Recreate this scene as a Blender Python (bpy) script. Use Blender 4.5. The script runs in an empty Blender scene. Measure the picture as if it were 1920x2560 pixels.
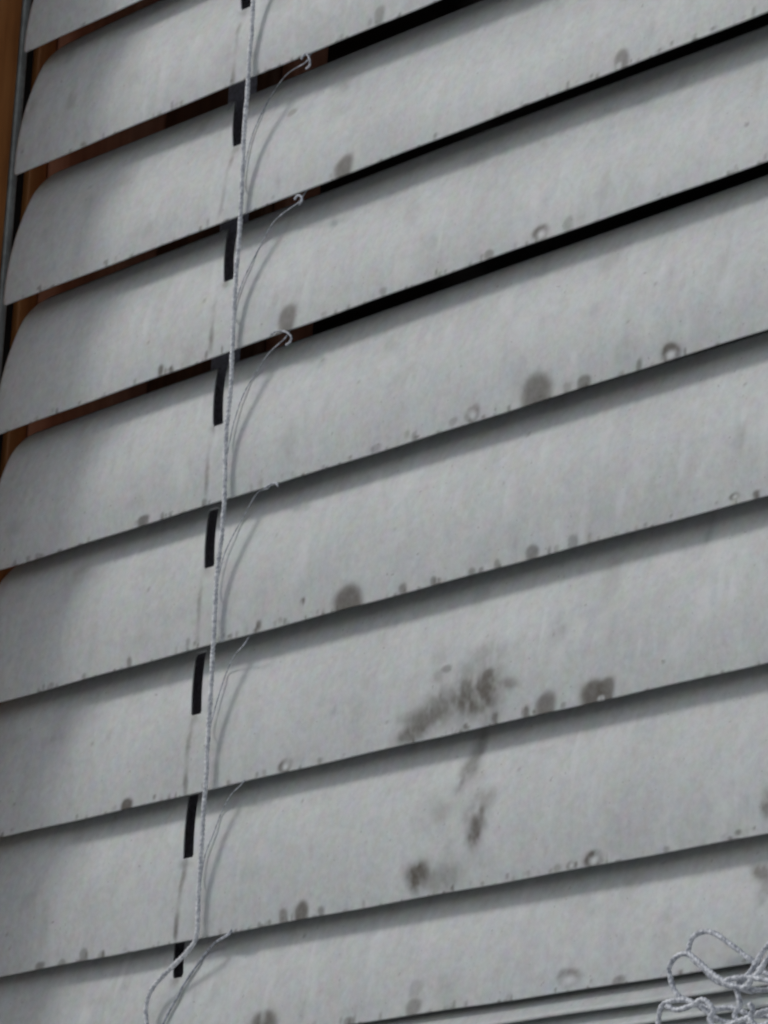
import bpy, bmesh, math, random
import numpy as np
from mathutils import Matrix, Vector

# All measures below are millimetres; MM brings them to metres.
# X runs along the slats, Y goes into the window, Z is up; the origin is the
# lower left corner of the first visible slat, BASE lifts it to window height.
MM = 0.001
BASE = 1.6
SC = bpy.context.scene
COL = SC.collection
random.seed(7)

# ------------------------------------------------------------------ camera
CAM_R = [[0.6745748, 0.7367177, 0.0468603], [-0.1966445, 0.2405167, -0.9505171], [-0.7115334, 0.63198, 0.3071179]]
CAM_C = [475.722, -341.434, -261.452]
cam_data = bpy.data.cameras.new('camera')
cam = bpy.data.objects.new('camera', cam_data)
COL.objects.link(cam)
right, down, fwd = [Vector(r) for r in CAM_R]
m = Matrix((right, -down, -fwd)).transposed().to_4x4()
m.translation = Vector(CAM_C) * MM + Vector((0, 0, BASE))
cam.matrix_world = m
cam_data.sensor_fit = 'HORIZONTAL'
cam_data.sensor_width = 36.0
cam_data.lens = 36.0 * 10001.77 / 1920.0
cam_data.clip_start = 0.05
cam_data.clip_end = 200.0
SC.camera = cam

# ------------------------------------------------------------- sky and sun
SUN_EL = math.radians(37)
SUN_SIDE = math.radians(54)          # from the left of the window's outward normal
sd = Vector((-math.sin(SUN_SIDE) * math.cos(SUN_EL), -math.cos(SUN_SIDE) * math.cos(SUN_EL), math.sin(SUN_EL)))
world = bpy.data.worlds.new('World')
SC.world = world
world.use_nodes = True
wn = world.node_tree
bg = wn.nodes['Background']
sky = wn.nodes.new('ShaderNodeTexSky')
sky.sky_type = 'NISHITA'
sky.sun_disc = False
sky.sun_elevation = SUN_EL
sky.sun_rotation = math.atan2(sd.x, sd.y)
sky.air_density = 1.0
sky.dust_density = 1.0
sky.ozone_density = 1.0
hs = wn.nodes.new('ShaderNodeHueSaturation')
hs.inputs['Saturation'].default_value = 0.34      # overcast: the blue is mostly gone
wn.links.new(sky.outputs[0], hs.inputs['Color'])
wn.links.new(hs.outputs[0], bg.inputs['Color'])
bg.inputs['Strength'].default_value = 0.15
sun_data = bpy.data.lights.new('sun', 'SUN')
sun_data.energy = 1.25
sun_data.angle = math.radians(10)
sun_data.color = (1.0, 0.985, 0.955)
sun = bpy.data.objects.new('sun', sun_data)
COL.objects.link(sun)
sun.rotation_euler = sd.to_track_quat('Z', 'Y').to_euler()
sun.location = (0, -1, 3)

SC.view_settings.view_transform = 'Standard'
SC.view_settings.look = 'None'
SC.view_settings.gamma = 1.0
SC.view_settings.exposure = -0.70
SC.cycles.pixel_filter_type = 'BLACKMAN_HARRIS'
SC.cycles.filter_width = 2.5
SC.cycles.max_bounces = 8

# --------------------------------------------------------------- materials
def new_mat(name):
    mt = bpy.data.materials.new(name)
    mt.use_nodes = True
    return mt, mt.node_tree, mt.node_tree.nodes['Principled BSDF']

def N(nt, kind, **kw):
    n = nt.nodes.new(kind)
    for k, v in kw.items():
        setattr(n, k, v)
    return n

def mix(nt, fac, a, b, blend='MIX'):
    n = nt.nodes.new('ShaderNodeMix')
    n.data_type = 'RGBA'
    n.blend_type = blend
    for sock, v in ((n.inputs[0], fac), (n.inputs[6], a), (n.inputs[7], b)):
        if hasattr(v, 'links'):
            nt.links.new(v, sock)
        elif isinstance(v, (int, float)):
            sock.default_value = v
        else:
            sock.default_value = (*v, 1)
    return n.outputs[2]

def ramp(nt, src, pts):
    r = nt.nodes.new('ShaderNodeValToRGB')
    while len(r.color_ramp.elements) < len(pts):
        r.color_ramp.elements.new(0.5)
    for e, (p, c) in zip(r.color_ramp.elements, pts):
        e.position = p
        e.color = (c, c, c, 1) if isinstance(c, (int, float)) else (*c, 1)
    nt.links.new(src, r.inputs[0])
    return r.outputs[0]

def noise(nt, vec, scale, detail=3.0, rough=0.5):
    n = nt.nodes.new('ShaderNodeTexNoise')
    n.inputs['Scale'].default_value = scale
    n.inputs['Detail'].default_value = detail
    n.inputs['Roughness'].default_value = rough
    nt.links.new(vec, n.inputs['Vector'])
    return n

def coords(nt, scale=(1, 1, 1), rot=(0, 0, 0)):
    tc = nt.nodes.new('ShaderNodeTexCoord')
    oi = nt.nodes.new('ShaderNodeObjectInfo')
    mp = nt.nodes.new('ShaderNodeMapping')
    mp.inputs['Scale'].default_value = scale
    mp.inputs['Rotation'].default_value = rot
    ad = nt.nodes.new('ShaderNodeVectorMath')
    ad.operation = 'MULTIPLY_ADD'
    ad.inputs[1].default_value = (3.1, 1.7, 2.3)
    nt.links.new(oi.outputs['Random'], ad.inputs[0])
    nt.links.new(tc.outputs['Object'], ad.inputs[2])
    nt.links.new(ad.outputs[0], mp.inputs['Vector'])
    return mp.outputs[0]

def slat_material():
    mt, nt, p = new_mat('weathered_white_paint')
    v = coords(nt)
    vs = coords(nt, (1.0, 1.0, 0.28), (0, math.radians(-16), 0))
    base = (0.595, 0.618, 0.612)
    big = noise(nt, v, 45, 3)                       # broad chalky patches
    c = mix(nt, ramp(nt, big.outputs[0], [(0.3, 0.0), (0.7, 1.0)]), tuple(x * 0.90 for x in base), tuple(x * 1.06 for x in base))
    st = noise(nt, vs, 260, 3, 0.55)                # rubbed streaks across the slat
    c = mix(nt, 0.10, c, ramp(nt, st.outputs[0], [(0.35, (0.34, 0.34, 0.33)), (0.68, (0.86, 0.88, 0.90))]))
    gr = noise(nt, v, 900, 3, 0.7)                  # fine grime, slightly coloured
    c = mix(nt, 0.22, c, ramp(nt, gr.outputs[0], [(0.3, (0.36, 0.36, 0.35)), (0.7, (0.84, 0.86, 0.88))]))
    gc = noise(nt, v, 420, 2, 0.6)
    c = mix(nt, 0.30, c, gc.outputs[1], 'SOFT_LIGHT')
    sp = noise(nt, v, 1500, 1, 0.5)                 # scattered pin specks
    c = mix(nt, ramp(nt, sp.outputs[0], [(0.75, 0.0), (0.78, 0.4)]), c, (0.16, 0.15, 0.14))
    at = N(nt, 'ShaderNodeAttribute', attribute_name='dirt')
    dn = noise(nt, v, 1100, 3, 0.6)
    mm = N(nt, 'ShaderNodeMath', operation='MULTIPLY')
    nt.links.new(at.outputs['Fac'], mm.inputs[0])
    nt.links.new(ramp(nt, dn.outputs[0], [(0.25, 0.86), (0.65, 1.0)]), mm.inputs[1])
    c = mix(nt, mm.outputs[0], c, (0.072, 0.057, 0.040))
    sc = N(nt, 'ShaderNodeAttribute', attribute_name='scuff')
    c = mix(nt, sc.outputs['Fac'], c, (0.86, 0.88, 0.89))
    nt.links.new(c, p.inputs['Base Color'])
    p.inputs['Roughness'].default_value = 0.5
    p.inputs['Specular IOR Level'].default_value = 0.3
    bp = N(nt, 'ShaderNodeBump')
    bp.inputs['Strength'].default_value = 0.10
    bp.inputs['Distance'].default_value = 0.0002
    nt.links.new(gr.outputs[0], bp.inputs['Height'])
    nt.links.new(bp.outputs[0], p.inputs['Normal'])
    return mt

def cord_material(name, a, b, sheen=0.35):
    mt, nt, p = new_mat(name)
    v = coords(nt)
    n = noise(nt, v, 1400, 2, 0.6)
    nt.links.new(ramp(nt, n.outputs[0], [(0.35, a), (0.62, b)]), p.inputs['Base Color'])
    p.inputs['Roughness'].default_value = sheen
    p.inputs['Specular IOR Level'].default_value = 0.5
    return mt

def wood_material(name, dark, mid, light):
    mt, nt, p = new_mat(name)
    v = coords(nt, (1, 1, 0.06))
    n = noise(nt, v, 420, 5, 0.6)
    v2 = coords(nt, (1, 1, 0.35))
    n2 = noise(nt, v2, 160, 3, 0.6)
    c = ramp(nt, n.outputs[0], [(0.25, dark), (0.5, mid), (0.78, light)])
    c = mix(nt, ramp(nt, n2.outputs[0], [(0.4, 0.0), (0.75, 0.6)]), c, tuple(x * 0.55 for x in mid))
    nt.links.new(c, p.inputs['Base Color'])
    p.inputs['Roughness'].default_value = 0.42
    bp = N(nt, 'ShaderNodeBump')
    bp.inputs['Strength'].default_value = 0.25
    bp.inputs['Distance'].default_value = 0.0003
    nt.links.new(n.outputs[0], bp.inputs['Height'])
    nt.links.new(bp.outputs[0], p.inputs['Normal'])
    return mt

def plain(name, col, rough=0.5, var=0.2, scale=300):
    mt, nt, p = new_mat(name)
    n = noise(nt, coords(nt), scale, 3, 0.6)
    nt.links.new(ramp(nt, n.outputs[0], [(0.3, tuple(x * (1 - var) for x in col)), (0.7, tuple(x * (1 + var) for x in col))]), p.inputs['Base Color'])
    p.inputs['Roughness'].default_value = rough
    return mt

M_SLAT = slat_material()
M_CORD = cord_material('white_twisted_cord', (0.46, 0.48, 0.53), (0.95, 0.96, 0.98))
M_RUNG = cord_material('grey_thread', (0.28, 0.30, 0.34), (0.70, 0.73, 0.80))
M_LIFT = cord_material('navy_grey_cord', (0.30, 0.30, 0.36), (0.48, 0.48, 0.58))
M_PULL = cord_material('blue_grey_cord', (0.34, 0.36, 0.41), (0.86, 0.88, 0.93))
M_JAMB = wood_material('red_brown_wood', (0.30, 0.105, 0.03), (0.46, 0.18, 0.055), (0.58, 0.26, 0.08))
M_SASH = wood_material('brown_sash_wood', (0.40, 0.15, 0.09), (0.55, 0.23, 0.14), (0.64, 0.30, 0.18))
M_SASH_SHADE = wood_material('dark_brown_wood', (0.12, 0.052, 0.028), (0.20, 0.09, 0.048), (0.28, 0.13, 0.07))  # darker copy of the sash wood; falloff of light put into the colour
M_TRIM = plain('grey_weathered_metal', (0.30, 0.32, 0.31), 0.45, 0.25, 500)
M_GROOVE = plain('dark_gasket', (0.018, 0.018, 0.017), 0.8)
M_PANE = plain('dark_glass', (0.012, 0.010, 0.010), 0.4, 0.2, 40)
M_PANE.node_tree.nodes['Principled BSDF'].inputs['Specular IOR Level'].default_value = 0.08

# ----------------------------------------------------------------- helpers
def link(name, mesh, mat, parent=None, smooth=True, **props):
    if mesh.materials:
        mesh.materials.clear()
    mesh.materials.append(mat)
    if smooth:
        mesh.polygons.foreach_set('use_smooth', [True] * len(mesh.polygons))
    o = bpy.data.objects.new(name, mesh)
    COL.objects.link(o)
    if parent:
        o.parent = parent
    for k, v in props.items():
        o[k] = v
    return o

def empty(name, loc_mm, label, cat):
    o = bpy.data.objects.new(name, None)
    COL.objects.link(o)
    o.location = Vector(loc_mm) * MM + Vector((0, 0, BASE))
    o.empty_display_size = 0.02
    o['label'] = label
    o['category'] = cat
    return o

def box(name, lo, hi, mat, parent, bevel=0.4):
    """A bevelled board between two corners (mm, in the parent's frame)."""
    bm = bmesh.new()
    bmesh.ops.create_cube(bm, size=1)
    for v in bm.verts:
        for i in range(3):
            v.co[i] = (lo[i] + (v.co[i] + 0.5) * (hi[i] - lo[i])) * MM
    bmesh.ops.bevel(bm, geom=bm.edges[:], offset=bevel * MM, segments=2, affect='EDGES', profile=0.5)
    me = bpy.data.meshes.new(name)
    bm.to_mesh(me)
    bm.free()
    o = link(name, me, mat, parent)
    return o

def smooth_path(pts, step):
    """Centripetal-like Catmull-Rom through pts, resampled every step mm."""
    P = np.array(pts, float)
    P = np.vstack([2 * P[0] - P[1], P, 2 * P[-1] - P[-2]])
    out = []
    for i in range(1, len(P) - 2):
        a, b, c, d = P[i - 1:i + 3]
        for t in np.linspace(0, 1, 24, endpoint=False):
            out.append(0.5 * (2 * b + (c - a) * t + (2 * a - 5 * b + 4 * c - d) * t * t + (3 * b - a - 3 * c + d) * t ** 3))
    out.append(P[-2])
    out = np.array(out)
    L = np.concatenate([[0], np.cumsum(np.linalg.norm(np.diff(out, axis=0), axis=1))])
    n = max(4, int(L[-1] / step))
    s = np.linspace(0, L[-1], n)
    return np.stack([np.interp(s, L, out[:, i]) for i in range(3)], 1), s

def cord_mesh(name, pts, r, strands=3, lay=2.6, step=0.16, wob=0.0, seg=12, depth=0.34):
    """A laid cord: a tube whose section is a turning rosette of strands."""
    C, s = smooth_path(pts, step)
    if wob:
        ph = random.random() * 6
        C[:, 0] += wob * (np.sin(s * 0.55 + ph) * 0.6 + np.sin(s * 1.3 + ph * 2) * 0.4)
    T = np.gradient(C, axis=0)
    T /= np.linalg.norm(T, axis=1)[:, None]
    ref = np.array([0.13, 1.0, 0.07])
    U = np.cross(T, ref)
    U /= np.linalg.norm(U, axis=1)[:, None]
    V = np.cross(T, U)
    th = np.linspace(0, 2 * np.pi, seg, endpoint=False)
    tw = 2 * np.pi * s / lay
    rad = r * (1 - depth + depth * np.abs(np.cos(0.5 * strands * (th[None, :] - tw[:, None]))))
    rad *= 1 + 0.06 * np.sin(s * 2.1 + 1.0)[:, None]
    X = C[:, None, :] + rad[:, :, None] * (np.cos(th)[None, :, None] * U[:, None, :] + np.sin(th)[None, :, None] * V[:, None, :])
    n = len(C)
    idx = np.arange(n * seg).reshape(n, seg)
    q = np.stack([idx[:-1], np.roll(idx, -1, 1)[:-1], np.roll(idx, -1, 1)[1:], idx[1:]], -1).reshape(-1, 4)
    faces = [tuple(f) for f in q.tolist()]
    faces.append(tuple(idx[0][::-1].tolist()))
    faces.append(tuple(idx[-1].tolist()))
    me = bpy.data.meshes.new(name)
    me.from_pydata((X.reshape(-1, 3) * MM).tolist(), [], faces)
    me.update()
    return me

# ------------------------------------------------------------------ ground
gm = bpy.data.meshes.new('ground')
gm.from_pydata([(-60, -60, 0), (60, -60, 0), (60, 60, 0), (-60, 60, 0)], [], [(0, 1, 2, 3)])
gm.update()
M_GROUND = plain('pale_paving', (0.42, 0.42, 0.41), 0.85, 0.15, 6)  # unseen sheet, added to bounce light up under the slats
link('ground', gm, M_GROUND, None, False, kind='structure')

# ------------------------------------------------------------ window frame
frame = empty('window_frame', (-4, 0, 0), 'red brown wooden window frame with dark glass behind the white blind', 'window')
JX = 0.0                      # face of the jamb, 4 mm left of the slat ends
JD = 20.0                     # how far the jamb stands out before the slats
ZB, ZT = -300.0, 150.0
box('jamb', (-45, -JD, ZB), (JX, 2.1, ZT), M_JAMB, frame, 0.6)
box('trim_strip', (-20, 2.15, ZB), (JX + 0.25, 3.5, ZT), M_TRIM, frame, 0.25)
box('gasket', (-20, 3.55, ZB), (JX - 1.6, 6.0, ZT), M_GROOVE, frame, 0.1)  # near-black strip set in the narrow gap beside the trim
box('rebate', (-45, 6.05, ZB), (JX - 0.2, 9.6, ZT), M_JAMB, frame, 0.4)
box('sash_stile', (-20, 9.7, -158), (20, 33.0, ZT), M_SASH, frame, 1.2)
box('sash_rebate', (20.1, 16.5, -158), (46, 33.0, ZT), M_SASH_SHADE, frame, 0.8)  # added darker piece, its wood colour carries the shade behind the blind
box('sash_foot', (-20, 22.0, ZB), (46, 33.0, -158.1), M_SASH, frame, 0.8)
box('glazing_bead', (46.1, 18.0, ZB), (50, 27.0, ZT), M_SASH, frame, 0.8)
box('pane', (50.1, 24.0, ZB), (420, 28.0, ZT), M_PANE, frame, 0.1)

# -------------------------------------------------------------------- blind
PITCH = 21.5
WS = 24.2                     # slat width along its curve
CURVE = {5: 26.0, 6: 24.0, 7: 24.0, 8: 26.0}   # lower slats curve less, shaped so to lighten the shade beneath each edge
A0, A1 = 0.0, 29.0           # slope from the vertical at the lower and the upper edge (degrees)
THICK = 0.22
POLY = {0: [-0.0574, -0.0024, 0.0], 1: [0.0481, -0.4562, -0.1643], 2: [-0.0042, 0.0755, 0.0886], 3: [0.6284, 0.4732, -0.0858], 4: [-0.6038, 0.2054, 0.0847], 5: [-0.3535, -0.002, -0.1185], 6: [-0.0072, -0.0772, -0.0289], 7: [0.4651, -0.1341, -0.0254], 8: [6.7783, -0.2584, -0.0]}
TWIST = {0: [0.0, 0.0], 8: [0.05, 0.05], 1: [-0.0299, -0.0811], 2: [-0.0088, 0.0396], 3: [-0.0229, 0.0258], 4: [-0.0458, -0.0571], 5: [-0.0391, -0.0495], 6: [-0.0119, -0.0294], 7: [-0.0314, -0.0429]}
SLOT_END = {1: [53.82, 12.83, -0.42], 2: [53.09, 13.0, -0.48], 3: [53.42, 12.44, -0.43], 4: [53.45, 12.59, -0.38], 5: [53.55, 12.38, -0.33], 6: [52.57, 12.14, -0.32], 7: [53.06, 12.27, -0.29], 8: [51.49, 11.12, -0.4]}
SLOT_X2 = 163.4               # the second ladder, at the right border
# stains: slat, X, distance above the lower edge, half width, half height, strength, kind
STAINS = [
    (1, 85.2, 1.76, 1.23, 1.13, 0.45, 0), (1, 83.26, 1.13, 0.45, 0.42, 0.3, 0), (1, 73.98, -0.4, 0.34, 0.42, 0.3, 0), (1, 62.2, -1.0, 0.34, 0.56, 0.25, 0), (2, 79.1, 1.58, 2.12, 1.55, 0.75, 0),
    (2, 64.15, 15.15, 1.01, 0.77, 0.4, 0), (2, 133.76, 1.57, 1.45, 1.34, 0.65, 0), (2, 133.34, 0.61, 0.56, 0.42, -0.6, 0), (2, 147.03, 0.69, 0.34, 0.28, 0.3, 0), (2, 63.91, 0.93, 0.45, 0.21, 0.3, 0),
    (2, -4.8, 30.0, 0.45, 0.28, 0.15, 0), (2, 16.6, 16.52, 0.67, 0.35, 0.25, 0), (3, 68.73, 2.25, 2.12, 1.83, 0.7, 0), (3, 119.76, 1.13, 1.56, 1.27, 0.75, 1), (3, 124.96, 1.24, 1.23, 0.85, 0.35, 0),
    (3, 109.89, 0.78, 1.01, 0.56, 0.5, 0), (3, 88.89, 0.88, 0.78, 0.49, 0.45, 0), (3, 155.95, 6.41, 0.45, 0.28, 0.5, 0), (3, 40.62, 1.12, 0.67, 0.63, 0.8, 0), (3, 43.02, 0.61, 0.45, 0.42, 0.7, 0),
    (3, 154.13, 0.23, 0.67, 0.35, 0.3, 0), (3, 100.31, 0.36, 0.45, 0.35, 0.3, 0), (3, 76.61, 0.59, 0.67, 0.42, 0.3, 0), (4, 120.27, 1.72, 3.24, 2.32, 0.7, 0), (4, 108.2, 1.24, 1.56, 1.27, 0.6, 1),
    (4, 144.38, 0.93, 1.9, 1.34, 0.9, 1), (4, 128.98, 0.75, 1.45, 0.92, 0.65, 0), (4, 125.94, 0.84, 0.78, 0.7, 0.35, 0), (4, 138.85, 0.84, 0.56, 0.63, 0.6, 0), (4, 104.44, 1.13, 0.89, 0.42, 0.35, 0),
    (4, 89.03, 0.85, 1.23, 0.42, 0.3, 0), (4, 38.73, 0.82, 1.34, 0.77, 0.7, 0), (4, 43.19, 0.6, 0.45, 0.42, 0.5, 0), (4, 44.88, 0.47, 0.34, 0.35, 0.4, 0), (4, 13.76, 0.52, 0.67, 0.35, 0.35, 0),
    (4, 11.49, 0.61, 0.56, 0.28, 0.35, 0), (4, 52.55, 0.6, 0.56, 0.56, 0.5, 0), (4, 95.33, 1.42, 0.56, 0.42, 0.3, 0), (5, 85.02, 1.16, 3.24, 2.18, 0.78, 0), (5, 66.29, 1.22, 0.56, 0.56, 0.7, 0),
    (5, 75.59, 2.94, 0.34, 0.35, 0.75, 0), (5, 95.85, 0.87, 0.78, 0.63, 0.6, 0), (5, 101.9, 0.74, 0.56, 0.56, 0.6, 0), (5, 109.27, 0.53, 0.67, 0.49, 0.55, 0), (5, 111.03, 0.38, 0.45, 0.35, 0.5, 0),
    (5, 114.07, 0.61, 0.67, 0.56, 0.5, 0), (5, 120.51, 1.04, 1.23, 0.92, 0.6, 0), (5, 125.0, 0.6, 0.45, 0.42, 0.5, 0), (5, 127.93, 0.95, 1.01, 0.77, 0.4, 0), (5, 155.99, 1.05, 0.89, 0.56, 0.7, 1),
    (5, 159.52, 0.68, 0.56, 0.42, 0.7, 0), (5, 37.76, 0.89, 0.56, 0.63, 0.6, 0), (5, 27.29, 0.52, 0.45, 0.42, 0.45, 0), (5, 19.63, 0.6, 0.56, 0.35, 0.4, 0), (5, 17.74, 0.65, 0.34, 0.35, 0.4, 0),
    (5, 50.92, 1.47, 0.45, 0.49, 0.4, 0), (5, 70.9, 1.04, 0.45, 0.35, 0.3, 0), (6, 111.03, 4.65, 5.14, 3.1, 0.72, 2), (6, 109.17, 5.6, 3.35, 2.82, 0.4, 2), (6, 112.84, 7.18, 1.23, 0.63, 0.6, 0),
    (6, 104.59, 9.31, 1.12, 0.56, 0.5, 0), (6, 103.25, 8.44, 1.56, 0.85, 0.28, 2), (6, 112.74, 10.11, 4.47, 1.97, 0.22, 2), (6, 104.07, 4.25, 3.35, 2.25, 0.5, 2), (6, 101.15, 2.53, 3.58, 1.83, 0.55, 2),
    (6, 98.58, 1.06, 2.46, 1.2, 0.55, 2), (6, 116.15, 5.02, 2.46, 0.85, 0.4, 2), (6, 113.93, 0.74, 1.79, 0.99, 0.45, 2), (6, 107.37, 1.82, 2.01, 0.85, -0.2, 2), (6, 132.55, 1.23, 2.35, 1.9, 0.8, 0),
    (6, 134.73, 1.58, 1.56, 1.41, 0.75, 0), (6, 133.96, 0.34, 0.56, 0.35, -0.8, 0), (6, 124.06, 1.21, 2.12, 1.55, 0.68, 0), (6, 120.47, 0.89, 0.56, 0.7, 0.7, 0), (6, 73.61, 0.92, 1.45, 1.06, 0.85, 1),
    (6, 39.35, 0.7, 1.34, 0.85, 0.85, 0), (6, 69.3, 0.68, 0.45, 0.35, 0.35, 0), (6, 52.38, 1.82, 0.56, 0.99, 0.45, 0), (6, 80.73, 0.72, 0.78, 0.28, 0.3, 0), (7, 109.57, 19.94, 1.12, 2.11, 0.4, 2),
    (7, 108.67, 17.02, 1.56, 2.11, 0.5, 2), (7, 107.31, 14.91, 1.01, 1.55, 0.45, 2), (7, 112.05, 11.56, 2.46, 1.69, 0.35, 2), (7, 111.64, 9.4, 2.01, 1.97, 0.5, 2), (7, 111.66, 7.22, 1.45, 2.11, 0.72, 2),
    (7, 104.27, 11.47, 4.47, 2.82, 0.16, 2), (7, 101.6, 3.37, 2.12, 1.69, 0.85, 2), (7, 101.27, 1.89, 1.34, 1.27, 0.8, 2), (7, 106.25, 1.84, 3.58, 2.25, 0.32, 2), (7, 133.48, 0.88, 1.68, 1.2, 0.85, 1),
    (7, 129.61, 0.64, 0.89, 0.7, 0.55, 1), (7, 78.82, 1.25, 1.56, 1.2, 0.75, 0), (7, 75.08, 1.03, 1.01, 0.92, 0.55, 0), (7, 82.76, 0.69, 0.67, 0.63, 0.55, 0), (7, 127.17, 0.67, 0.67, 0.42, 0.35, 0),
    (7, 70.18, 0.37, 0.45, 0.42, 0.5, 0), (7, 72.27, 0.49, 0.34, 0.35, 0.5, 0), (7, 31.99, 0.97, 1.01, 0.92, 0.5, 0), (7, 21.88, 0.48, 1.12, 0.63, 0.55, 0), (7, 26.96, 0.23, 1.01, 0.63, 0.45, 0),
    (7, 35.93, 0.31, 0.89, 0.63, 0.35, 0), (7, 157.27, -0.37, 1.01, 0.49, 0.45, 0), (7, 145.86, 0.52, 0.56, 0.28, 0.4, 0), (7, 162.06, 3.45, 1.01, 1.55, 0.5, 2), (7, 52.37, 2.77, 0.45, 1.55, 0.35, 0),
    (8, 129.73, 1.71, 2.35, 1.34, 0.55, 1), (8, 138.44, 0.54, 1.12, 0.56, 0.45, 0), (8, 101.74, 1.23, 1.56, 0.99, 0.5, 0), (8, 72.29, 2.14, 2.91, 1.69, 0.75, 0), (8, 101.8, 3.49, 1.45, 1.2, 0.25, 0),
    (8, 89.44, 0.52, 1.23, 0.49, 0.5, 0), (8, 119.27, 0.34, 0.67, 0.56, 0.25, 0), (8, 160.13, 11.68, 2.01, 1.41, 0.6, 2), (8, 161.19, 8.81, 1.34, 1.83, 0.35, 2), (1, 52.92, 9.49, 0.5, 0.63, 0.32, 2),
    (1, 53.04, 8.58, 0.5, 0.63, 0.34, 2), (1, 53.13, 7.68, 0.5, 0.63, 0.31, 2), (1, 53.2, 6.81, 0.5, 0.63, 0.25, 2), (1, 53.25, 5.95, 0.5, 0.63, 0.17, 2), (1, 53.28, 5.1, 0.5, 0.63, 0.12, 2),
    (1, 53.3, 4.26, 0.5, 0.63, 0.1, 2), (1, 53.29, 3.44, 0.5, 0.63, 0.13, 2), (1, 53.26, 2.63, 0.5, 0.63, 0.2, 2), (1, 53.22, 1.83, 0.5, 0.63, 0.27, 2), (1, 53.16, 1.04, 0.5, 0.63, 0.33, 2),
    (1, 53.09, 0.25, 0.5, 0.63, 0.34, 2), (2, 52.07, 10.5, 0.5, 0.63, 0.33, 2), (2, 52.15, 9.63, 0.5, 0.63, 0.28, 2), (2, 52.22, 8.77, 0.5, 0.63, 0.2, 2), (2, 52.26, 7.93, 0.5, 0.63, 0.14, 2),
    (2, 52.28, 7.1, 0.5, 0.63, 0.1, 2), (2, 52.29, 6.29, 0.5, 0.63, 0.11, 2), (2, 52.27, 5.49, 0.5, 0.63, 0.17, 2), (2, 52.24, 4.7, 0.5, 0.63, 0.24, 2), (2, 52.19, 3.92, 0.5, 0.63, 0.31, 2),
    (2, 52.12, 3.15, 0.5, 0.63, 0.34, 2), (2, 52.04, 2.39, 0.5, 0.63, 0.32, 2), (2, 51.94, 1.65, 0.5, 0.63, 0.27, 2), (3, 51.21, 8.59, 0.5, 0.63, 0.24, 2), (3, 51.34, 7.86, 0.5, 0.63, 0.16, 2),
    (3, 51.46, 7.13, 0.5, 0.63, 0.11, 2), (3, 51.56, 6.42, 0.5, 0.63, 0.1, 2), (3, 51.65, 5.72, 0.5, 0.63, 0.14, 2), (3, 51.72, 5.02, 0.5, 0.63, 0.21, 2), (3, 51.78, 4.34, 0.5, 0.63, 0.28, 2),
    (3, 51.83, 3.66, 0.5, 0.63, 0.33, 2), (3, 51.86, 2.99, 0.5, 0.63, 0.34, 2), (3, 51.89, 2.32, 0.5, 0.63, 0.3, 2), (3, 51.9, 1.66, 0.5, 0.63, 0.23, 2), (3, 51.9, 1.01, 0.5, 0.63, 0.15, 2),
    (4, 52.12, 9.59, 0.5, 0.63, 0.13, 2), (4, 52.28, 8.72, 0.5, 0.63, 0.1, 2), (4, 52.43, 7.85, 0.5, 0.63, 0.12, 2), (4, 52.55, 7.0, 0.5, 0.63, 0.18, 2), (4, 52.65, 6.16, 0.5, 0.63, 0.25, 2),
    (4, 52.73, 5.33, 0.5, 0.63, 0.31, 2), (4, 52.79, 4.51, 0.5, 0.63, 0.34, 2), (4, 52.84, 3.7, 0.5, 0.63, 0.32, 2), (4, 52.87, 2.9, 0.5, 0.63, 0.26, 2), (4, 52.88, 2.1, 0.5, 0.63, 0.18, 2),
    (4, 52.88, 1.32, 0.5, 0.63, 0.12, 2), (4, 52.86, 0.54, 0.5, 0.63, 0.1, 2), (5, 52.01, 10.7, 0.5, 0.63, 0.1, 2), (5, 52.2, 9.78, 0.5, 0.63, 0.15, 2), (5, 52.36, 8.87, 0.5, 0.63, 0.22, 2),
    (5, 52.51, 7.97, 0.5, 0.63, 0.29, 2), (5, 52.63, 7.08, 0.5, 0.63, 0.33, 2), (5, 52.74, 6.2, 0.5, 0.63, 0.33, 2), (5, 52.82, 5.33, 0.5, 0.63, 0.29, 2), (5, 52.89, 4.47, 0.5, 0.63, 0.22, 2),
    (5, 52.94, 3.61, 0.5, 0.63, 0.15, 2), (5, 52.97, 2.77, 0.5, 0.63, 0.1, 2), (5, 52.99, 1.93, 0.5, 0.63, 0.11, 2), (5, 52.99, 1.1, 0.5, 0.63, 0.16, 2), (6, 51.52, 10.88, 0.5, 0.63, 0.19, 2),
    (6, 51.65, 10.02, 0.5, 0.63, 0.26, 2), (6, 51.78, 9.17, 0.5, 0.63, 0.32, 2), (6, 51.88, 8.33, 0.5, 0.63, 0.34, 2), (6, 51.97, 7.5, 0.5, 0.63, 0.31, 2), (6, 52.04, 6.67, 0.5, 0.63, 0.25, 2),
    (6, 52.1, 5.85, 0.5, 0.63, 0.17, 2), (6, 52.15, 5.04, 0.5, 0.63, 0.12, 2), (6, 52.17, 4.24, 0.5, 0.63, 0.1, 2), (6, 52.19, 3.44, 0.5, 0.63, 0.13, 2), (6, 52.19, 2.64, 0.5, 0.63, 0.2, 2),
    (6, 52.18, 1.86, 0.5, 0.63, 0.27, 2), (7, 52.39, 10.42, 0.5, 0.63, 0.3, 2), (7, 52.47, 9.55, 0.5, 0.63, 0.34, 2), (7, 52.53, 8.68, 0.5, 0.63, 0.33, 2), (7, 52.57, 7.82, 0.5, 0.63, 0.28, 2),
    (7, 52.59, 6.96, 0.5, 0.63, 0.21, 2), (7, 52.6, 6.12, 0.5, 0.63, 0.14, 2), (7, 52.59, 5.28, 0.5, 0.63, 0.1, 2), (7, 52.57, 4.44, 0.5, 0.63, 0.11, 2), (7, 52.53, 3.61, 0.5, 0.63, 0.17, 2),
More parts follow.
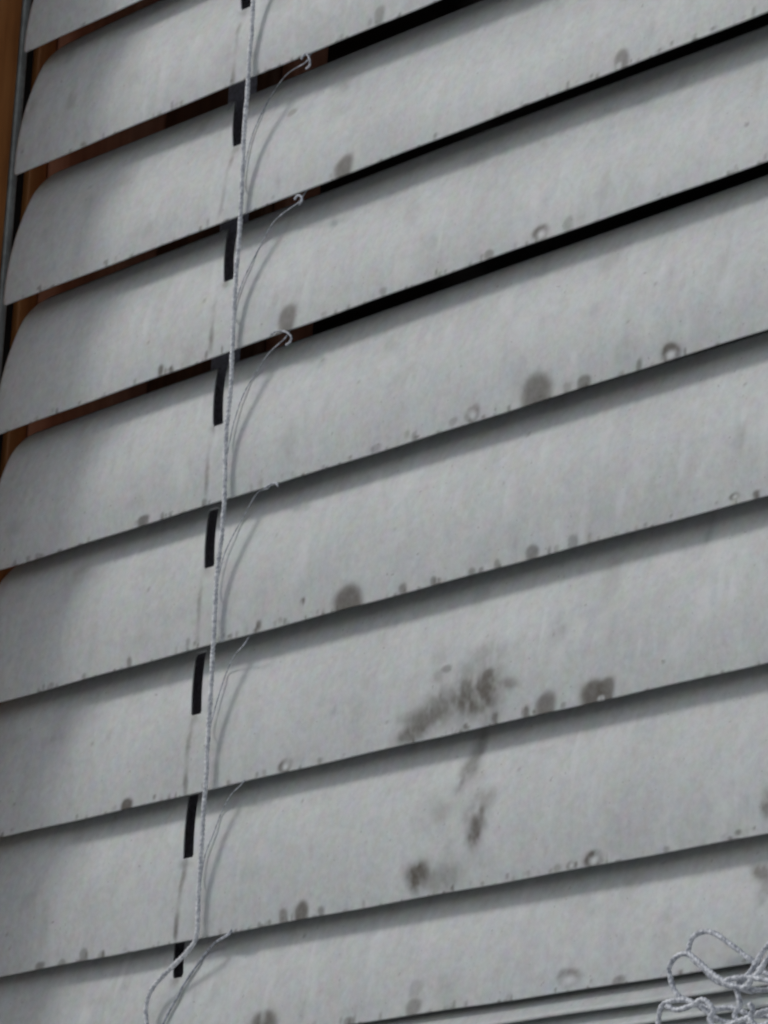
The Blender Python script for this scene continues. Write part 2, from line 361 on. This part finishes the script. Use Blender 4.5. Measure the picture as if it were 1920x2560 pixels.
    (7, 52.47, 2.79, 0.5, 0.63, 0.24, 2), (7, 52.41, 1.97, 0.5, 0.63, 0.31, 2), (7, 52.32, 1.15, 0.5, 0.63, 0.34, 2), (1, 53.24, 12.03, 1.12, 0.85, 0.4, 2), (2, 52.59, 12.15, 1.12, 0.85, 0.4, 2),
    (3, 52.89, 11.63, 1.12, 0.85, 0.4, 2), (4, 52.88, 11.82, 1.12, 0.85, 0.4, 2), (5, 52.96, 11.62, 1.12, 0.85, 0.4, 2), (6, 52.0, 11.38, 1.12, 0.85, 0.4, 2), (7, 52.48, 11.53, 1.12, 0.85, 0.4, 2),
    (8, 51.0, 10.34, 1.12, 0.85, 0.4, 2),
]

blind = empty('window_blind', (0, 0, 0), 'weathered white slatted blind with stained slats hanging half closed', 'blind')

LATT = np.random.RandomState(5).rand(97, 89)
def vnoise(x, y):
    xi, yi = np.floor(x).astype(int), np.floor(y).astype(int)
    fx, fy = x - xi, y - yi
    fx, fy = fx * fx * (3 - 2 * fx), fy * fy * (3 - 2 * fy)
    L = lambda a, b: LATT[a % 97, b % 89]
    return ((L(xi, yi) * (1 - fx) + L(xi + 1, yi) * fx) * (1 - fy) + (L(xi, yi + 1) * (1 - fx) + L(xi + 1, yi + 1) * fx) * fy) - 0.5
def fractal(x, y):
    return 0.7 * vnoise(x * 0.42, y * 0.42) + 0.5 * vnoise(x * 0.95 + 9, y * 0.95) + 0.3 * vnoise(x * 2.1, y * 2.1 + 5)

def lower_z(k, X):
    q = (X - 75) / 75
    if k in POLY:
        c = POLY[k]
        q = np.clip(q, -1.1, 1.6)
        return -k * PITCH + c[0] + c[1] * q + c[2] * q * q
    return np.full_like(X, -k * PITCH)

def slat_mesh(k, lower, twist, fine, slots, depth=0.0, wear=1.0):
    rng = np.random.RandomState(100 + k)
    if fine:
        # columns and rows crowd together where there is a stain or a cord hole
        marks = [(t[1], 1.4 * t[3] + 0.3) for t in STAINS if t[0] == k] + [(SLOT_END.get(k, (52.5,))[0], 3.4), (SLOT_X2, 3.4)]
        u = [0.0]
        while u[-1] < 330:
            x = u[-1]
            near = any(abs(x - a) < b for a, b in marks)
            u.append(x + (0.14 if abs(x - SLOT_END.get(k, (52.5,))[0]) < 1.9 or abs(x - SLOT_X2) < 1.9 else 0.24 if near else 0.55 if x < 170 else 1.0 if x < 180 else 10.0))
        u = np.array(u)
        smarks = [(t[2], 1.4 * t[4] + 0.3) for t in STAINS if t[0] == k]
        s = [0.0]
        while s[-1] < WS - 0.2:
            y0 = s[-1]
            s.append(y0 + (0.17 if y0 < 1.2 else 0.24 if any(abs(y0 - a) < b for a, b in smarks) else 0.36))
        s[-1] = WS
        s = np.array(s)
    else:
        u = np.concatenate([np.arange(0, 6, 0.6), np.arange(6, 330.1, 4.0)])
        s = np.linspace(0, WS, 30)
    Ug, Sg = np.meshgrid(u, s, indexing='ij')
    # rounded slat ends
    def inset(ss):
        o = np.zeros_like(ss)
        R1, R2 = 4.2, 0.6
        t = np.clip(ss - (WS - R1), 0, R1)
        o += R1 - np.sqrt(np.maximum(R1 * R1 - t * t, 0))
        t = np.clip(R2 - ss, 0, R2)
        o += R2 - np.sqrt(np.maximum(R2 * R2 - t * t, 0))
        return o
    Xg = Ug + inset(Sg) * np.clip(1 - Ug / 14.0, 0, 1)
    for (sx, s_lo, s_hi, hw, lean) in slots:   # let the columns follow the cord hole
        Xg = Xg + lean * (Sg - s_lo) * np.clip((7.0 - np.abs(Ug - sx)) / 4.5, 0, 1) * np.clip((Sg - s_lo + 4) / 4, 0, 1)
    a, b = twist
    dl = a + (b - a) * (np.clip(Ug, -5, 185) - 10) / 140
    n = 40
    yy = np.zeros_like(Sg)
    zz = np.zeros_like(Sg)
    for i in range(n):                    # integrate the crowned profile
        t = (i + 0.5) / n * Sg
        ang = np.radians(A0 + (CURVE.get(k, A1) - A0) * t / WS) + dl
        yy += np.sin(ang) * Sg / n
        zz += np.cos(ang) * Sg / n
    ph = rng.rand(6) * 6.28               # a slat is never quite true
    yy += 0.10 * np.sin(Ug / 31 + ph[0]) + 0.05 * np.sin(Ug / 11 + ph[1]) * (Sg / WS)
    zz += 0.05 * np.sin(Ug / 17 + ph[2]) + 0.04 * np.sin(Ug / 4.1 + ph[3]) * np.exp(-Sg / 2)
    Y = yy + depth
    Z = zz + lower(Ug)
    dirt = np.zeros_like(Sg)
    scuff = np.zeros_like(Sg)
    if fine:
        lst = [t for t in STAINS if t[0] == k]
        for _ in range(int(70 * wear)):   # crumbs of grime along the lower edge
            lst.append((k, rng.rand() * 172, rng.rand() ** 2 * 1.0, 0.14 + 0.4 * rng.rand() ** 3, 0.16 + 0.42 * rng.rand() ** 2, 0.2 + 0.45 * rng.rand(), 0))
        for _ in range(7):
            lst.append((k, rng.rand() * 172, 2 + rng.rand() * 17, 0.18 + 0.1 * rng.rand(), 0.2 + 0.2 * rng.rand(), 0.25 + 0.2 * rng.rand(), 0))
        for _ in range(26):               # faint blotches of grime and paler rubbed patches
            lst.append((k, rng.rand() * 175, 1 + rng.rand() * 20, 0.6 + 2.4 * rng.rand() ** 2, 0.8 + 2.6 * rng.rand() ** 2, 0.05 + 0.09 * rng.rand(), 2))
        for _ in range(34):
            if k in (6, 7) and len(lst) % 2:      # the smear covers the rubbed paint here
                lst.append((k, 118 + rng.rand() * 55, 2 + rng.rand() * 17, 0.3 + 1.5 * rng.rand() ** 2, 0.8 + 3.2 * rng.rand(), -0.3 - 0.4 * rng.rand(), 2))
                continue
            if k in (6, 7):
                lst.append((k, 5 + rng.rand() * 68, 2 + rng.rand() * 17, 0.3 + 1.2 * rng.rand() ** 2, 0.8 + 2.2 * rng.rand(), -0.2 - 0.2 * rng.rand(), 2))
                continue
            lst.append((k, 30 + rng.rand() * 145, 2 + rng.rand() * 17, 0.3 + 1.5 * rng.rand() ** 2, 0.8 + 3.2 * rng.rand(), -0.3 - 0.4 * rng.rand(), 2))
        for (kk, x0, s0, rx, ry, st, kd) in lst:
            i0, i1 = np.searchsorted(u, [x0 - 2.6 * rx - 0.6, x0 + 2.6 * rx + 0.6])
            if i1 <= i0:
                continue
            dx = (Ug[i0:i1] - x0) / max(rx, 0.2)
            ds = (Sg[i0:i1] - s0) / max(ry, 0.2)
            p1, p2 = rng.rand(2) * 6.28
            if kd == 0 and s0 < 3.0:          # it ran down and dried at the lower edge
                ds = np.where(ds < 0, ds * 0.5, ds)
            an = np.arctan2(ds, dx)
            d = np.sqrt(dx * dx + ds * ds) * (1 + 0.08 * np.sin(2 * an + p1) + 0.05 * np.sin(3 * an + p2))
            if kd == 2:
                X5, S5 = Ug[i0:i1], Sg[i0:i1]
                wv = fractal(X5 + 13.7 * k, S5 * 0.8 + 0.35 * X5)
                g = np.exp(-1.0 * d ** 2.4) * np.clip(1.0 + 1.5 * wv, 0.12, 1.45)
            else:
                soft = 0.26 if rx > 0.8 else 0.42
                g = 1 / (1 + np.exp((d - 0.92) / (soft * 0.42)))
                g = g * (0.93 + 0.07 * np.clip(d, 0, 1))
                if kd == 1:               # a drop that dried to a ring
                    hx = (dx - 0.05) / 0.46
                    hs_ = (ds + 0.22) / 0.46
                    h = np.exp(-(hx * hx + hs_ * hs_))
                    g = g * (1 - 0.95 * h) * np.clip(0.85 + 0.35 * np.sin(an + p1) + 0.8 * fractal(Ug[i0:i1] * 2 + k, Sg[i0:i1] * 2), 0.2, 1.1)
                    scuff[i0:i1] = np.maximum(scuff[i0:i1], 0.55 * h * st)
            g = np.clip(g, 0, 1)
            if st > 0:
                dirt[i0:i1] = 1 - (1 - dirt[i0:i1]) * (1 - np.clip((1.35 if kd == 2 else 1.2) * st * g, 0, 0.95))
            else:
                dirt[i0:i1] *= 1 + st * g
                scuff[i0:i1] = np.maximum(scuff[i0:i1], -0.45 * st * g)
    nu, ns = len(u), len(s)
    idx = np.arange(nu * ns).reshape(nu, ns)
    cu = 0.5 * (u[:-1] + u[1:])[:, None]
    cs = 0.5 * (s[:-1] + s[1:])[None, :]
    keep = np.ones((nu - 1, ns - 1), bool)
    for (sx, s_lo, s_hi, hw, lean) in slots:    # routed cord holes with rounded ends
        ax = np.abs(cu - sx)
        rd = 0.45                          # small corner radius
        dd = np.hypot(np.maximum(0, ax - hw + rd), np.maximum(0, np.maximum(s_lo + rd - cs, cs - (s_hi - rd)))) + hw - rd
        keep &= ~(dd < hw)
    q = np.stack([idx[:-1, :-1], idx[1:, :-1], idx[1:, 1:], idx[:-1, 1:]], -1)[keep]
    used = np.zeros(nu * ns, bool)
    used[q.ravel()] = True
    remap = np.cumsum(used) - 1
    V = np.stack([Xg, Y, Z], -1).reshape(-1, 3)[used] * MM
    q = remap[q]
    me = bpy.data.meshes.new('slat')
    nv, nf = len(V), len(q)
    me.vertices.add(nv)
    me.vertices.foreach_set('co', V.astype(np.float32).ravel())
    me.loops.add(nf * 4)
    me.loops.foreach_set('vertex_index', q.astype(np.int32).ravel())
    me.polygons.add(nf)
    me.polygons.foreach_set('loop_start', np.arange(0, nf * 4, 4, dtype=np.int32))
    me.update(calc_edges=True)
    for nm, arr in (('dirt', dirt), ('scuff', scuff)):
        at = me.attributes.new(nm, 'FLOAT', 'POINT')
        at.data.foreach_set('value', arr.reshape(-1)[used].astype(np.float32))
    return me

def add_slat(k, lower, twist, fine, slots, depth=0.0, wear=1.0):
    me = slat_mesh(k, lower, twist, fine, slots, depth, wear)
    o = link('slat', me, M_SLAT, blind)
    md = o.modifiers.new('thickness', 'SOLIDIFY')
    md.thickness = THICK * MM
    md.offset = -1.0
    return o

for k in range(-2, 9):
    fine = k >= 0
    e = SLOT_END.get(k, (52.4, 13.0, 0.1))
    slots = [(e[0], e[1] - 0.2, 25.6 if k in (1, 2, 3, 4) else 22.8, 1.12, e[2]), (SLOT_X2, 11.5, 22.8, 1.12, 0.0)] if fine else []
    add_slat(k, lambda X, k=k: lower_z(k, X), TWIST.get(k, (0, 0)), fine, slots)

# the slats gathered in a stack at the foot of the blind
def stack_lower(i):
    def f(X):
        top = lower_z(8, X)
        rr = random.Random(i)
        return top - 3.0 - 2.38 * i - 0.10 * np.sin(X / 23 + i * 1.7) + 0.02 * (rr.random() - 0.5)
    return f
for i in range(9):
    add_slat(9 + i, stack_lower(i), (0.66, 0.66), False, [], 0.15 * math.sin(i * 2.1) - 0.9)
zr = -8 * PITCH + 6.7 - 3.1 - 2.38 * 9
box('bottom_rail', (0, 0.5, zr - 9), (330, 24, zr + 1.5), M_SLAT, blind, 1.2)

# ------------------------------------------------------------------- cords
MAIN = [
    (57.89, -0.75, -2.6), (57.69, -0.75, -6.3), (57.53, -0.75, -9.25), (57.61, -0.75, -13.76), (57.47, -0.75, -18.19), (57.52, -0.75, -22.28),
    (57.42, -0.75, -27.04), (57.39, -0.75, -31.44), (57.5, -0.75, -37.31), (57.68, -0.75, -41.72), (57.72, -0.75, -46.79), (57.59, -0.75, -51.06),
    (57.52, -0.75, -56.06), (57.6, -0.75, -60.35), (57.79, -0.75, -64.64), (57.93, -0.75, -69.61), (57.69, -0.75, -73.76), (57.56, -0.75, -77.93),
    (57.74, -0.75, -82.14), (58.09, -0.75, -87.05), (57.92, -0.75, -91.84), (57.51, -0.75, -97.23), (57.44, -0.75, -101.98), (57.61, -0.75, -108.1),
    (57.67, -0.75, -114.16), (57.72, -0.75, -122.18), (57.82, -0.75, -127.49), (57.76, -0.75, -132.09), (57.76, -0.75, -137.32), (57.69, -0.75, -141.87),
    (57.87, -0.75, -145.79), (57.85, -0.75, -149.78), (56.16, -0.75, -151.7), (52.86, -0.75, -153.57), (49.27, -0.75, -155.73), (48.04, -0.75, -157.53),
    (47.97, -0.75, -159.78), (48.92, -0.75, -162.14), (51.14, -0.75, -166.2),
]
RUNGS = {1: [(69.93, 1.3, -19.92), (69.68, 0.45, -21.62), (69.48, -0.15, -22.77), (62.1, 2.76, -21.35), (56.76, 4.76, -22.06), (56.44, 2.86, -26.3), (56.3, 1.6, -30.0), (56.62, 0.5, -34.48), (57.05, -0.1, -38.44), (57.76, -0.5, -39.94)],
    2: [(70.43, 1.3, -41.71), (70.18, 0.45, -43.41), (69.98, -0.15, -44.56), (62.69, 1.72, -44.83), (58.7, 2.69, -47.08), (57.86, 1.46, -50.76), (57.04, 0.65, -54.02), (56.65, -0.08, -58.5), (57.74, -0.5, -60.0)],
    3: [(68.87, 1.3, -62.26), (68.62, 0.45, -63.96), (68.42, -0.15, -65.11), (63.04, 1.61, -65.51), (58.88, 2.73, -67.38), (57.91, 1.61, -70.64), (57.55, 0.57, -74.7), (57.48, -0.04, -78.34), (57.79, -0.5, -79.84)],
    4: [(67.24, 1.3, -84.16), (66.99, 0.45, -85.86), (66.78999999999999, -0.15, -87.01), (62.57, 1.4, -86.43), (58.78, 2.27, -89.04), (57.61, 1.35, -92.13), (56.82, 0.62, -95.24), (56.81, -0.14, -100.2), (57.59, -0.5, -101.7)],
    5: [(63.98, 1.3, -106.41), (63.73, 0.45, -108.11), (63.529999999999994, -0.15, -109.26), (60.12, 1.01, -110.02), (57.53, 2.05, -111.52), (57.35, 1.5, -113.46), (57.12, 0.7, -116.95), (56.9, 0.1, -120.38), (57.87, -0.5, -121.88)],
    6: [(65.28, 1.3, -126.54), (65.03, 0.45, -128.24), (64.83, -0.15, -129.39), (61.48, 0.97, -130.05), (58.49, 1.96, -131.71), (57.99, 1.15, -134.75), (57.22, 0.47, -138.05), (57.26, -0.06, -141.74), (57.9, -0.5, -143.24)],
    7: [(64.47999999999999, 1.3, -147.33), (64.22999999999999, 0.45, -149.03), (64.03, -0.15, -150.18), (59.96, 0.94, -150.63), (56.62, 2.16, -151.46), (55.43, 1.63, -153.19), (53.73, 0.98, -155.68), (52.92, 0.56, -157.59), (51.92, 0.28, -159.13), (50.96, -0.0, -161.06), (50.21, -0.24, -163.2), (49.76, -0.5, -164.7)]}
LOOPS = {1: [(68.95, -0.5, -22.13), (69.82, -0.5, -21.55), (70.75, -0.5, -22.5), (71.0, -0.5, -23.66), (70.22, -0.5, -24.08)],
    2: [(69.33, -0.5, -44.16), (69.94, -0.5, -43.72), (70.72, -0.5, -44.04), (70.98, -0.5, -44.82), (70.42, -0.5, -45.24)],
    3: [(65.85, -0.5, -63.91), (67.08, -0.5, -63.65), (69.13, -0.5, -64.29), (70.36, -0.5, -65.36), (70.12, -0.5, -66.06), (69.35, -0.5, -66.29)],
    4: [(66.32, -0.5, -86.92), (67.54, -0.5, -86.7), (68.88, -0.5, -86.78), (69.31, -0.5, -87.28)]}
TANGLE = [
    [(174.4, -5.2, -168.33), (169.8, -5.2, -170.14), (166.04, -5.2, -170.24), (162.7, -5.2, -169.39), (160.92, -5.2, -168.71), (159.13, -5.2, -167.73), (157.81, -5.2, -166.86), (156.64, -5.2, -165.82), (155.31, -5.2, -164.87), (153.99, -5.2, -164.53), (152.69, -5.2, -164.92), (151.82, -5.2, -165.91), (151.94, -5.2, -167.02), (152.49, -5.2, -168.53), (153.67, -5.2, -169.63), (155.49, -5.2, -170.49), (157.3, -5.2, -171.17), (159.24, -5.2, -171.68), (161.97, -5.2, -171.86), (165.17, -5.2, -173.04), (169.87, -5.2, -173.67)],
    [(150.51, -5.6, -176.45), (150.59, -5.6, -174.05), (150.57, -5.6, -172.61), (150.85, -5.6, -171.07), (151.61, -5.6, -170.31), (153.25, -5.6, -170.07), (155.54, -5.6, -170.38), (157.52, -5.6, -171.44), (159.16, -5.6, -172.57), (161.59, -5.6, -173.55), (164.77, -5.6, -174.12), (170.27, -5.6, -175.18)],
    [(162.7, -2.6, -169.61), (159.8, -2.6, -168.74), (157.02, -2.6, -167.65), (154.86, -2.6, -165.94), (153.1, -2.6, -164.64), (152.29, -2.6, -163.57), (152.77, -2.6, -162.23), (153.91, -2.6, -161.63), (155.54, -2.6, -161.59), (157.03, -2.6, -162.2), (158.68, -2.6, -163.25), (160.16, -2.6, -164.28), (161.47, -2.6, -165.28), (162.6, -2.6, -165.89), (163.91, -2.6, -167.12), (165.35, -2.6, -167.89), (168.97, -2.6, -168.43)],
    [(172.82, -6.2, -160.07), (170.54, -6.2, -162.85), (168.72, -6.2, -165.11), (167.49, -6.2, -166.15), (166.8, -6.2, -166.95), (165.96, -6.2, -167.98), (164.88, -6.2, -168.92), (163.63, -6.2, -169.72), (163.89, -6.2, -170.7), (164.17, -6.2, -172.03), (163.4, -6.2, -173.13), (164.55, -6.2, -174.67), (163.06, -6.2, -177.8)],
    [(174.01, -7.0, -160.84), (171.76, -7.0, -164.09), (170.1, -7.0, -166.36), (168.88, -7.0, -167.51), (167.96, -7.0, -168.59), (166.72, -7.0, -169.27), (165.8, -7.0, -170.16), (163.58, -7.0, -169.73), (162.45, -7.0, -169.25), (163.55, -7.0, -168.9), (166.4, -7.0, -169.11), (169.87, -7.0, -169.86), (173.74, -7.0, -170.08)],
    [(152.92, -6.6, -170.86), (154.57, -6.6, -171.52), (156.84, -6.6, -171.29), (158.6, -6.6, -170.77), (160.41, -6.6, -172.16), (159.8, -6.6, -173.28), (161.43, -6.6, -174.4), (164.9, -6.6, -173.83), (168.95, -6.6, -173.09), (172.67, -6.6, -173.03)],
    [(167.22, -7.8, -172.4), (167.71, -7.8, -173.15), (167.26, -7.8, -174.04), (168.54, -7.8, -175.11), (171.02, -7.8, -174.91), (174.57, -7.8, -175.75)]]

ladder = link('ladder_cord', cord_mesh('ladder_cord', MAIN, 0.37, 3, 2.0, 0.12, 0.05, 12, 0.32), M_CORD, blind)
for k, pts in RUNGS.items():
    link('rung', cord_mesh('rung', pts, 0.095 if k != 7 else 0.2, 2, 1.8, 0.2, 0.03, 10, 0.2), M_RUNG, ladder)
for k, pts in LOOPS.items():
    link('loop', cord_mesh('loop', pts, 0.17, 2, 1.2, 0.08, 0.05, 10, 0.3), M_RUNG, ladder)
# the lift cord threads the holes behind the slats
lift2 = [(SLOT_X2 + 0.9, 9.4, 20 - 20.0 * i) for i in range(11)]
link('lift_cord', cord_mesh('lift_cord', lift2, 0.62, 3, 2.6, 0.4), M_LIFT, blind)
box('lift_tape', (40.5, 9.4, ZB), (47, 9.6, ZT), M_LIFT, blind, 0.05)
# the second ladder, just beyond the right border
lad2 = [(SLOT_X2 + 5.2 + 0.3 * math.sin(i * 1.3), -0.75, 25 - 9.0 * i) for i in range(22)]
link('ladder_cord', cord_mesh('ladder_cord', lad2, 0.50, 3, 2.5, 0.2, 0.05), M_CORD, blind)
pull = None
for i, pts in enumerate(TANGLE):
    me = cord_mesh('pull_cord', pts, 0.36, 3, 1.9, 0.13, 0.12, 12, 0.3)
    if pull is None:
        pull = link('pull_cord', me, M_PULL, blind, label='blue grey pull cord looped in a loose tangle over the stacked slats')
    else:
        link('strand', me, M_PULL, pull)
